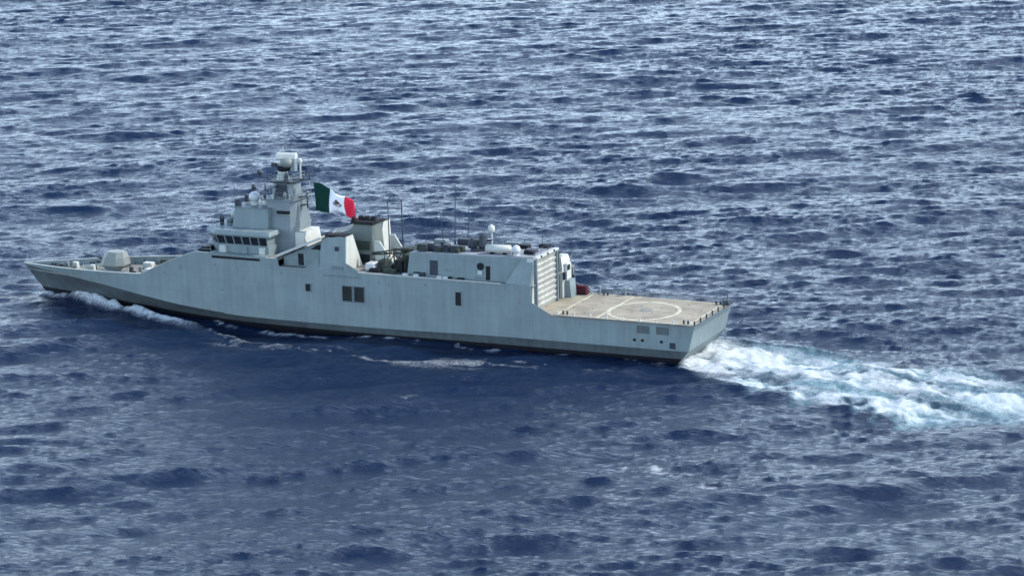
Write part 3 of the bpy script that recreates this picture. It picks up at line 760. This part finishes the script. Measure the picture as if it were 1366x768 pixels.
# ------------------------------------------------------------------ flight deck markings, nets, fittings
Z1 = 5.125
def strip(pts, w, nm='deck_line', z=Z1):
    mb = MB(); P = [Vector((p[0], p[1], 0)) for p in pts]; L, Rr = [], []
    for i, p in enumerate(P):
        a = P[max(0, i-1)]; b = P[min(len(P)-1, i+1)]
        d = (b-a).normalized(); n = Vector((-d.y, d.x, 0))*w/2
        L.append(p+n); Rr.append(p-n)
    n = len(P)
    pts3 = [W(v.x, v.y, z) for v in L]+[W(v.x, v.y, z) for v in Rr]
    mb.poly(pts3, [(i, i+1, n+i+1, n+i) for i in range(n-1)])
    return mb.build(nm, 'line', flight)
strip([(9.2+4.6*math.cos(t), -.9+4.9*math.sin(t)) for t in np.linspace(0, 2*math.pi, 65)], .5, 'landing_circle')
strip([(13.6, -6.3), (13.6, 6.2)], .42, z=Z1+.004)
strip([(19.3, -6.2), (19.3, 6.0)], .34, z=Z1+.004)
strip([(.8, -6.05), (19.2, -6.35)], .28, z=Z1+.008)
strip([(.8, 6.0), (19.2, 6.3)], .28, z=Z1+.008)
strip([(.9, -6.0), (.9, 6.0)], .3, z=Z1+.012)
strip([(2, -.2), (12.9, -.2)], .22, z=Z1+.012)
MB().lathe(W(9.2, -.2, 5.11), [(.9, 0), (.9, .03)], 24).build('recovery_grid', 'deck', flight)
for u in np.arange(2.2, 19, 2.8):                                      # tie-down sockets
    for y in (-4.2, -1.6, 1.6, 4.2):
        MB().lathe(W(u, y, 5.108), [(.12, 0), (.12, .012)], 8).build('tie_down', 'dark', flight)
# deck-edge safety nets: frames leaning outward, mesh of bars
def net(p0, p1, outv):
    p0, p1, outv = W(*p0), W(*p1), Vector(outv)
    mb = MB(); q0, q1 = p0+outv, p1+outv
    for a, b in ((p0, p1), (q0, q1), (p0, q0), (p1, q1)):
        mb.tube(a, b, .05, n=5)
    k = max(2, int((p1-p0).length/.4))
    for i in range(1, k):
        mb.tube(p0.lerp(p1, i/k), q0.lerp(q1, i/k), .022, n=4)
    for t in (.33, .66):
        mb.tube(p0+outv*t, p1+outv*t, .022, n=4)
    return mb.build('safety_net', 'net', flight)
for i in range(8):
    u0, u1 = .7+i*2.3, .7+i*2.3+2.05
    net((u0, -6.45-.01*i, 5.08), (u1, -6.45-.01*i, 5.08), (0, -.75, .12))
    net((u0, 6.45+.01*i, 5.08), (u1, 6.45+.01*i, 5.08), (0, .75, .45))
for i in range(6):
    y0 = -6.3+i*2.1
    net((-.02, y0+.05, 5.08), (-.02, y0+2.0, 5.08), (.7, 0, .35))
for i in range(9):
    u = .6+i*2.3
    MB().box(u-.07, u+.07, -6.5, -6.36, 5.1, 5.62).build('net_post', 'white', flight)
for i in range(7):
    MB().box(-.02, .14, -6.3+i*2.07, -6.14+i*2.07, 5.1, 5.7).build('net_post', 'gun', flight)
MB().tube(W(.35, 5.7, 5.1), W(.1, 5.9, 6.9), .06, n=6).build('ensign_staff', 'gun', ship)
MB().box(-.1, .8, 5.4, 6.6, 5.12, 5.75, 0, .7).build('fairlead', 'gun', ship)
for u, y in ((1.4, -5.8), (1.4, 5.6), (17.6, 5.9), (18.2, -5.9)):
    b = MB()
    for d in (-.3, .3):
        b.tube(W(u+d, y, 5.1), W(u+d, y, 5.6), .13, n=10)
    b.build('bollard', 'gun', ship)
# transom details
for y in (-4.2, 4.2):
    b = MB().hexa([W(1.55, y-.7, 1.7), W(1.55, y+.7, 1.7), W(1.7, y+.7, 1.7), W(1.7, y-.7, 1.7)],
                  [W(.98, y-.7, 3.0), W(.98, y+.7, 3.0), W(1.13, y+.7, 3.0), W(1.13, y-.7, 3.0)])
    b.build('stern_hatch', 'mast', ship)
for u, y in ((18.6, 6.2), (15.0, 6.45)):
    MB().lathe(W(u, y, 5.1), [(.16, 0), (.16, .8), (.26, .85), (.26, 1.05), (.08, 1.12)], 10).build('ventilator_post', 'upper', ship)
MB().box(22.2, 22.6, 5.95, 6.5, 5.1, 7.5).build('hose_locker', 'gun', ship)

# draped maroon deck box beside the hangar
tb = bpy.data.objects.new('covered_deck_box', None); COL.objects.link(tb); tb.location = W(20.9, 5.4, 5.12)
tag(tb, 'low maroon tarpaulin covered box on the flight deck beside the hangar', 'deck box')
k = MB()
k.box(20.0, 21.9, 5.0, 6.1, 5.16, 6.3, 20.15, 21.75, 5.1, 6.0)
o = k.build('tarpaulin', 'red', None, bevel=.12); o.parent = tb; o.matrix_parent_inverse = Matrix.Translation(-tb.location)
k = MB().box(20.1, 21.8, 5.1, 6.0, 5.115, 5.2)
o = k.build('pallet', 'dark', None); o.parent = tb; o.matrix_parent_inverse = Matrix.Translation(-tb.location)

# ------------------------------------------------------------------ flag streaming from the halyard
def px2(px, py):
    """photo measurements of the flag outline turned into metres along and up the ship's centre plane"""
    return 58.3-(px-418)*.1135, 19.25-(py-244)*.1045-(px-418)*.006
TOP = [(418, 244), (428, 245), (437, 249), (446, 252.5), (455, 258), (463, 259), (470, 261), (478, 274)]
BOT = [(419, 281), (428, 282), (437, 281.5), (446, 279), (455, 281), (463, 286.5), (470, 290), (478, 293)]
fl = bpy.data.objects.new('flag', None); COL.objects.link(fl)
tag(fl, 'large green white and red flag streaming from the halyard behind the mast', 'flag')
def flag_pt(s, t):
    x = s*7; i = min(6, int(x)); f = x-i
    a = np.array(px2(*TOP[i]))*(1-f)+np.array(px2(*TOP[i+1]))*f
    b = np.array(px2(*BOT[i]))*(1-f)+np.array(px2(*BOT[i+1]))*f
    q = a*(1-t)+b*t
    y = .55*math.sin(s*10.5+t*1.6)*(.25+.6*s)+.28*math.sin(s*23+t*3.2)*(.1+s)+.3*s*math.sin(t*4.2+s*5)
    return W(q[0]+.12*math.sin(t*5)*s, y, q[1])
fl.location = flag_pt(0, 0)
def cloth(s0, s1, nm, mt, parent, n=14, m=12, off=0, inside=None):
    mb = MB(); pts = []; idx = {}
    for i in range(n+1):
        for j in range(m+1):
            p = flag_pt(s0+(s1-s0)*i/n, j/m); pts.append(p-fl.location+Vector((0, off, 0)))
    mb.poly(pts, [(i*(m+1)+j, (i+1)*(m+1)+j, (i+1)*(m+1)+j+1, i*(m+1)+j+1) for i in range(n) for j in range(m)])
    o = mb.build(nm, mt, parent, True)
    o.modifiers.new('thick', 'SOLIDIFY').thickness = .02
    return o
cloth(0, .333, 'green_stripe', 'flag_green', fl)
ws = cloth(.333, .64, 'white_stripe', 'flag_white', fl)
cloth(.64, 1, 'red_stripe', 'flag_red', fl)
for off in (-.05, .05):                                                 # brown eagle emblem, both faces
    mb = MB(); pts = [flag_pt(.50, .5)-fl.location+Vector((0, off, 0))]
    NN = 28
    for i in range(NN):
        a = 2*math.pi*i/NN
        r = 1+.18*math.sin(3*a+.6)+.12*math.sin(7*a)
        pts.append(flag_pt(.50+.042*r*math.cos(a), .47+.13*r*math.sin(a))-fl.location+Vector((0, off, 0)))
    mb.poly(pts, [(0, i+1, (i+1) % NN+1) for i in range(NN)])
    mb.build('emblem', 'emblem', ws)
    wr = MB(); pts = []
    for i in range(15):
        a = math.pi*i/14
        for rr_ in (1.0, 1.35):
            pts.append(flag_pt(.50+.052*rr_*math.cos(a), .50+.15*rr_*math.sin(a))-fl.location+Vector((0, off*1.2, 0)))
    wr.poly(pts, [(2*i, 2*i+1, 2*i+3, 2*i+2) for i in range(14)])
    wr.build('wreath', 'flag_green', ws)

# ------------------------------------------------------------------ sea
rng = np.random.default_rng(21)
N, L = 2048, 520.0
kx = np.fft.fftfreq(N, L/N)*2*np.pi
KX, KY = np.meshgrid(kx, kx, indexing='ij')
K = np.hypot(KX, KY); K[0, 0] = 1e-6
def gauss_field(amp):
    g = (rng.standard_normal((N, N))+1j*rng.standard_normal((N, N)))*amp
    return g
def wave_amp(lam_p, wind_ang, spread, gamma_tail=4.0):
    kp = 2*np.pi/lam_p
    th = np.arctan2(KY, KX)
    Sx = np.exp(-1.25*(kp/K)**2)*K**(-gamma_tail)
    D = np.abs(np.cos((th-wind_ang)/2))**(2*spread)
    Sx = Sx*D*np.exp(-(K*.09)**2)
    Sx[K < 2*np.pi/120] = 0
    return np.sqrt(Sx)
VA = math.pi/2+YAW                                   # azimuth of the view direction
trains = []
for amp, rms in ((wave_amp(52, VA+math.pi+.25, 20.0, 4.2), .26), (wave_amp(20, VA+math.pi+.15, 26.0, 4.4), .18),
                 (wave_amp(12, VA+math.pi-.55, 16.0, 4.4), .062), (wave_amp(8.5, VA+math.pi-.08, 26.0, 4.1), .088),
                 (wave_amp(4, VA+math.pi-.2, 6.0, 2.75), .036)):
    spec = gauss_field(amp)
    h = np.fft.ifft2(spec).real
    sc_ = rms/h.std()                                # rms height in metres
    trains.append((h*sc_, np.fft.ifft2(spec*(1j)*KX/K).real*sc_, np.fft.ifft2(spec*(1j)*KY/K).real*sc_))
def fbm(lmin, lmax, slope):
    a = K**(-slope); a[(K < 2*np.pi/lmax) | (K > 2*np.pi/lmin)] = 0
    f = np.fft.ifft2(gauss_field(a)).real
    return (f/f.std()).astype(np.float32)
n_fine = fbm(.7, 9, 1.3)
n_mid = fbm(2, 30, 1.6)
n_big = fbm(30, 260, 1.6)

def samp(F, x, y):
    fx = (x/L*N) % N; fy = (y/L*N) % N
    i = np.floor(fx).astype(np.int64); j = np.floor(fy).astype(np.int64)
    a = fx-i; b = fy-j; i %= N; j %= N; i2 = (i+1) % N; j2 = (j+1) % N
    return F[i, j]*(1-a)*(1-b)+F[i2, j]*a*(1-b)+F[i, j2]*(1-a)*b+F[i2, j2]*a*b

# grid axes turned to the same heading as the wave field: fine in the middle, coarse to the horizon
def axis_lateral():
    core = np.arange(-200, 200.1, .38)
    g = [200.0]; s = .38
    while g[-1] < 14000: s *= 1.16; g.append(g[-1]+s)
    g = np.array(g[1:]); return np.concatenate([-g[::-1], core, g])
def axis_depth():
    b = [165.0]
    while b[-1] < 800: b.append(b[-1]+.36*(1+max(0, b[-1]-260)/520))
    f = []; s = .8; x = b[-1]
    while x < 16000: s *= 1.16; x += s; f.append(x)
    r = []; s = .36; x = b[0]
    while x > -6000: s *= 1.2; x -= s; r.append(x)
    return np.array(r[::-1]+b+f)
A, B = axis_lateral(), axis_depth()
AA, BB = np.meshgrid(A, B, indexing='ij')
X = CAM.x+AA*math.cos(YAW)-BB*math.sin(YAW)
Y = CAM.y+AA*math.sin(YAW)+BB*math.cos(YAW)
sa = np.gradient(A)[:, None]; sb = np.gradient(B)[None, :]
fade = np.clip(1.6-np.maximum(sa, sb)/3.0, 0, 1)      # no waves where the grid is too coarse to carry them

u = 50-X
def tab(t, x): return np.interp(x, [a for a, _ in t], [b for _, b in t])
hw_hull = np.where((u > 2) & (u < 103.2), tab(BW, u), 0.0)
inside_len = np.clip(np.minimum(u-1, 103.5-u)/3, 0, 1)
dist_hull = np.where((u > 1) & (u < 103.5), np.abs(Y)-hw_hull, np.hypot(np.where(u <= 1, 1-u, u-103.5), np.maximum(np.abs(Y)-np.where(u <= 1, 5.9, 0), 0)))
near = np.exp(-np.maximum(dist_hull, 0)/5.0)

gust = .97+.27*np.tanh(.9*samp(n_big, X*.9+40, Y*.9)+.35*samp(n_mid, X*.6, Y*.6+33))
calm = 1-.2*near
H = DX = DY = 0
for (h, dx_, dy_), gg in zip(trains, (1.0, 1.0, 1.0, gust, gust*(1+.25*np.tanh(samp(n_mid, X*.4+9, Y*.4))))):
    H = H+samp(h, X, Y)*fade*gg*calm
    DX = DX+samp(dx_, X, Y)*fade*gg*calm; DY = DY+samp(dy_, X, Y)*fade*gg*calm
nf, nm = samp(n_fine, X, Y), samp(n_mid, X, Y)
nf2 = samp(n_fine, X*.16+90, Y*.85+17)              # streaks along the ship's track
nm2 = samp(n_mid, X*.45+11, Y+61)
sstep = lambda a, b, x: (lambda t: t*t*(3-2*t))(np.clip((x-a)/(b-a), 0, 1))

# bow wave and the divergent crest, both sides
aY = np.abs(Y)
crest = tab([(36, 24.0), (45, 20), (52, 18), (60, 15.5), (66, 12.8), (70.5, 10.6), (76, 8.2), (81, 6.9), (87, 5.0), (93, 2.9), (97, 1.4), (102, .5), (104.5, .1)], u)
cw_ = tab([(30, 1.6), (60, 1.2), (76, .8), (90, .65), (104, .5)], u)*(1+.3*np.tanh(nm))
ch = tab([(20, 0), (40, .22), (60, .4), (76, .6), (88, .95), (97, 1.35), (103, .8), (105.5, 0)], u)
ridge = np.exp(-((aY-crest)/cw_)**2)*(u < 105.5)
H += ridge*ch*(1+.28*nm+.12*nf)
H -= .35*np.exp(-((aY-crest*.55-3)/2.6)**2)*((u > 40) & (u < 85))*near
# stern shoulder wave and rough wake
s_ = -u+2.4
wy = tab([(0, -.4), (5, -2.2), (10, -3.8), (17, -6.2), (27, -8.8), (37, -9.6), (46, -10.2), (90, -12), (300, -16)], s_)
whw = tab([(0, 6.3), (4, 9.2), (10, 12.2), (18, 12.2), (27, 11.4), (37, 11), (46, 11), (90, 13), (300, 22)], s_)
q = (Y-wy)/whw
edge = 1-sstep(.62, 1.08, np.abs(q)+.16*nm+.10*nf)
on = sstep(-.6, .8, s_)
dens = tab([(0, 1), (8, .95), (25, .78), (46, .64), (80, .4), (150, .2), (300, 0)], s_)
wake_zone = np.clip(edge*on, 0, 1)*np.clip(dens*1.3, 0, 1)
H += wake_zone*(.16*nf+.20*nm)*fade
H += .45*np.exp(-((np.abs(q)-.95)/.16)**2)*on*np.exp(-np.maximum(s_, 0)/26)*(1+.4*nm)
sh = np.hypot(u+2, (Y+10.5)*.9)                       # smooth hump quarter of the port stern
H += .35*np.exp(-((sh-8.5)/1.6)**2)*(u > -12)*(Y < -7)
# ------- foam mask
core_streak = np.exp(-((q-.05-.1*nm2)/.33)**2)*.35+np.exp(-((q-.62)/.24)**2)*.3+np.exp(-((q+.66)/.2)**2)*.18
foam = wake_zone*np.clip(dens*.90+core_streak*.75-.29+.30*nf2+.18*nm2+.13*nf, 0, .9)
foam = np.maximum(foam, on*(1-sstep(.45, 1.0, np.abs(q)))*np.exp(-(np.maximum(s_, 0)/9)**2)*(1.0+.22*nf+.2*nf2))
bowmask = ridge*sstep(68, 80, u)*(u < 105)
foam = np.maximum(foam, bowmask*np.clip(.90+.42*nm+.42*nf+.2*sstep(84, 92, u), 0, 1.3))
lead = np.exp(-((aY-crest+1.2)/1.6)**2)*sstep(86, 90, u)*(u < 99)
foam = np.maximum(foam, lead*np.clip(.6+.4*nf+.3*nm, 0, 1.2))
side = np.exp(-((aY-tab([(0, 9), (10, 11), (25, 14.5), (40, 17), (60, 15.5), (75, 9)], u))/3.2)**2)*sstep(0, 8, u)*(1-sstep(68, 74, u))
foam = np.maximum(foam, side*np.clip(.55*samp(n_mid, X*.5+5, Y+29)+.42*nf2+.25*nf-.22, 0, .4))
hugs = np.exp(-((dist_hull-.9)/.9)**2)*(u > 2)*(u < 76)
foam = np.maximum(foam, hugs*np.clip(.5*samp(n_mid, X*.5+77, Y)+.45*nf-.15, 0, .9))
for cu, cy, ru, ry in ((-13.2, -50.2, 3.4, 1.5), (-20.6, -54.4, 1.3, 1.1), (3, -31, 4.5, 3.0), (28, -33, 3.0, 2.0)):
    r_ = np.hypot((u-cu)/ru, (Y-cy)/ry)
    foam = np.maximum(foam, np.clip(1.0-r_+.5*nf+.25*nm, 0, 1)*(.7 if cu < -5 else .22))
# natural whitecaps where the chop folds over
gx = sum(np.gradient(t[1], L/N, axis=0) for t in trains); gy = sum(np.gradient(t[2], L/N, axis=1) for t in trains)
J = samp((1+gx)*(1+gy), X, Y)
foam = np.maximum(foam, sstep(.24, -.1, J)*.6*(.6+.4*nf)*(fade > .9))
foam = np.clip(foam, 0, 1).astype(np.float32)
aer = np.clip(wake_zone*(.75+.3*nm2)*tab([(0, .5), (10, .8), (40, 1), (120, .6), (300, 0)], s_)+.0, 0, 1).astype(np.float32)
H += foam*.03*(1+.6*nf)

P = np.stack([X+DX*.85, Y+DY*.85, H], -1).reshape(-1, 3).astype(np.float32)
na, nb = len(A), len(B)
ii = (np.arange(na-1)[:, None]*nb+np.arange(nb-1)[None, :]).ravel()
F = np.stack([ii, ii+nb, ii+nb+1, ii+1], -1).astype(np.int32)
me = bpy.data.meshes.new('sea')
me.vertices.add(len(P)); me.vertices.foreach_set('co', P.ravel())
me.loops.add(F.size); me.loops.foreach_set('vertex_index', F.ravel())
me.polygons.add(len(F)); me.polygons.foreach_set('loop_start', np.arange(0, F.size, 4, dtype=np.int32))
me.update(calc_edges=True)
me.shade_smooth()
for nm_, arr in (('foam', foam), ('aerated', aer)):
    at = me.attributes.new(nm_, 'FLOAT', 'POINT'); at.data.foreach_set('value', arr.ravel())

m, n, l, b = new_mat('sea_water')
geo = n.new('ShaderNodeNewGeometry')
fa = n.new('ShaderNodeAttribute'); fa.attribute_name = 'foam'
aa = n.new('ShaderNodeAttribute'); aa.attribute_name = 'aerated'
def noise(scale, detail, rough=.6, sc=(1, 1, 1), rot=0):
    mp = n.new('ShaderNodeMapping'); mp.inputs['Scale'].default_value = sc; mp.inputs['Rotation'].default_value = (0, 0, rot)
    l.new(geo.outputs['Position'], mp.inputs['Vector'])
    z = n.new('ShaderNodeTexNoise'); z.inputs['Scale'].default_value = scale; z.inputs['Detail'].default_value = detail
    z.inputs['Roughness'].default_value = rough
    l.new(mp.outputs['Vector'], z.inputs['Vector']); return z.outputs['Fac']
def math_(op, a, c):
    q_ = n.new('ShaderNodeMath'); q_.operation = op
    for i, v in enumerate((a, c)):
        if isinstance(v, (int, float)): q_.inputs[i].default_value = v
        else: l.new(v, q_.inputs[i])
    return q_.outputs[0]
fine = math_('ADD', math_('MULTIPLY', noise(2.6, 5, .65), .6), math_('MULTIPLY', noise(.8, 4, .6, (.5, 1.2, 1)), .4))
f1 = math_('ADD', fa.outputs['Fac'], math_('MULTIPLY', math_('SUBTRACT', fine, .5), 1.3))
rmp = n.new('ShaderNodeMapRange'); rmp.interpolation_type = 'SMOOTHSTEP'
rmp.inputs['From Min'].default_value = .04; rmp.inputs['From Max'].default_value = 1.15; rmp.inputs['To Max'].default_value = .92
l.new(f1, rmp.inputs['Value'])
gate = n.new('ShaderNodeMapRange'); gate.inputs['From Max'].default_value = .12
l.new(fa.outputs['Fac'], gate.inputs['Value'])
ff = math_('MULTIPLY', rmp.outputs['Result'], gate.outputs['Result'])
c1 = n.new('ShaderNodeMixRGB'); c1.inputs['Color1'].default_value = (.0018, .0105, .036, 1); c1.inputs['Color2'].default_value = (.22, .40, .45, 1)
l.new(math_('MULTIPLY', aa.outputs['Fac'], .62), c1.inputs['Fac'])
c2 = n.new('ShaderNodeMixRGB'); c2.inputs['Color2'].default_value = (.60, .64, .66, 1)
l.new(ff, c2.inputs['Fac']); l.new(c1.outputs['Color'], c2.inputs['Color1'])
l.new(c2.outputs['Color'], b.inputs['Base Color'])
rr = n.new('ShaderNodeMapRange'); rr.inputs['To Min'].default_value = .13; rr.inputs['To Max'].default_value = .75
l.new(ff, rr.inputs['Value']); l.new(rr.outputs['Result'], b.inputs['Roughness'])
b.inputs['IOR'].default_value = 1.333
rip = math_('ADD', math_('MULTIPLY', noise(1.1, 6, .64, (.55, 1.7, 1), -YAW), 1.0), math_('MULTIPLY', noise(.45, 3, .5, (.5, 1.6, 1), -YAW+.3), .9))
bp = n.new('ShaderNodeBump'); bp.inputs['Strength'].default_value = .9; bp.inputs['Distance'].default_value = .54
l.new(rip, bp.inputs['Height']); l.new(bp.outputs['Normal'], b.inputs['Normal'])
sea = link('sea', me, m)
sea['kind'] = 'structure'
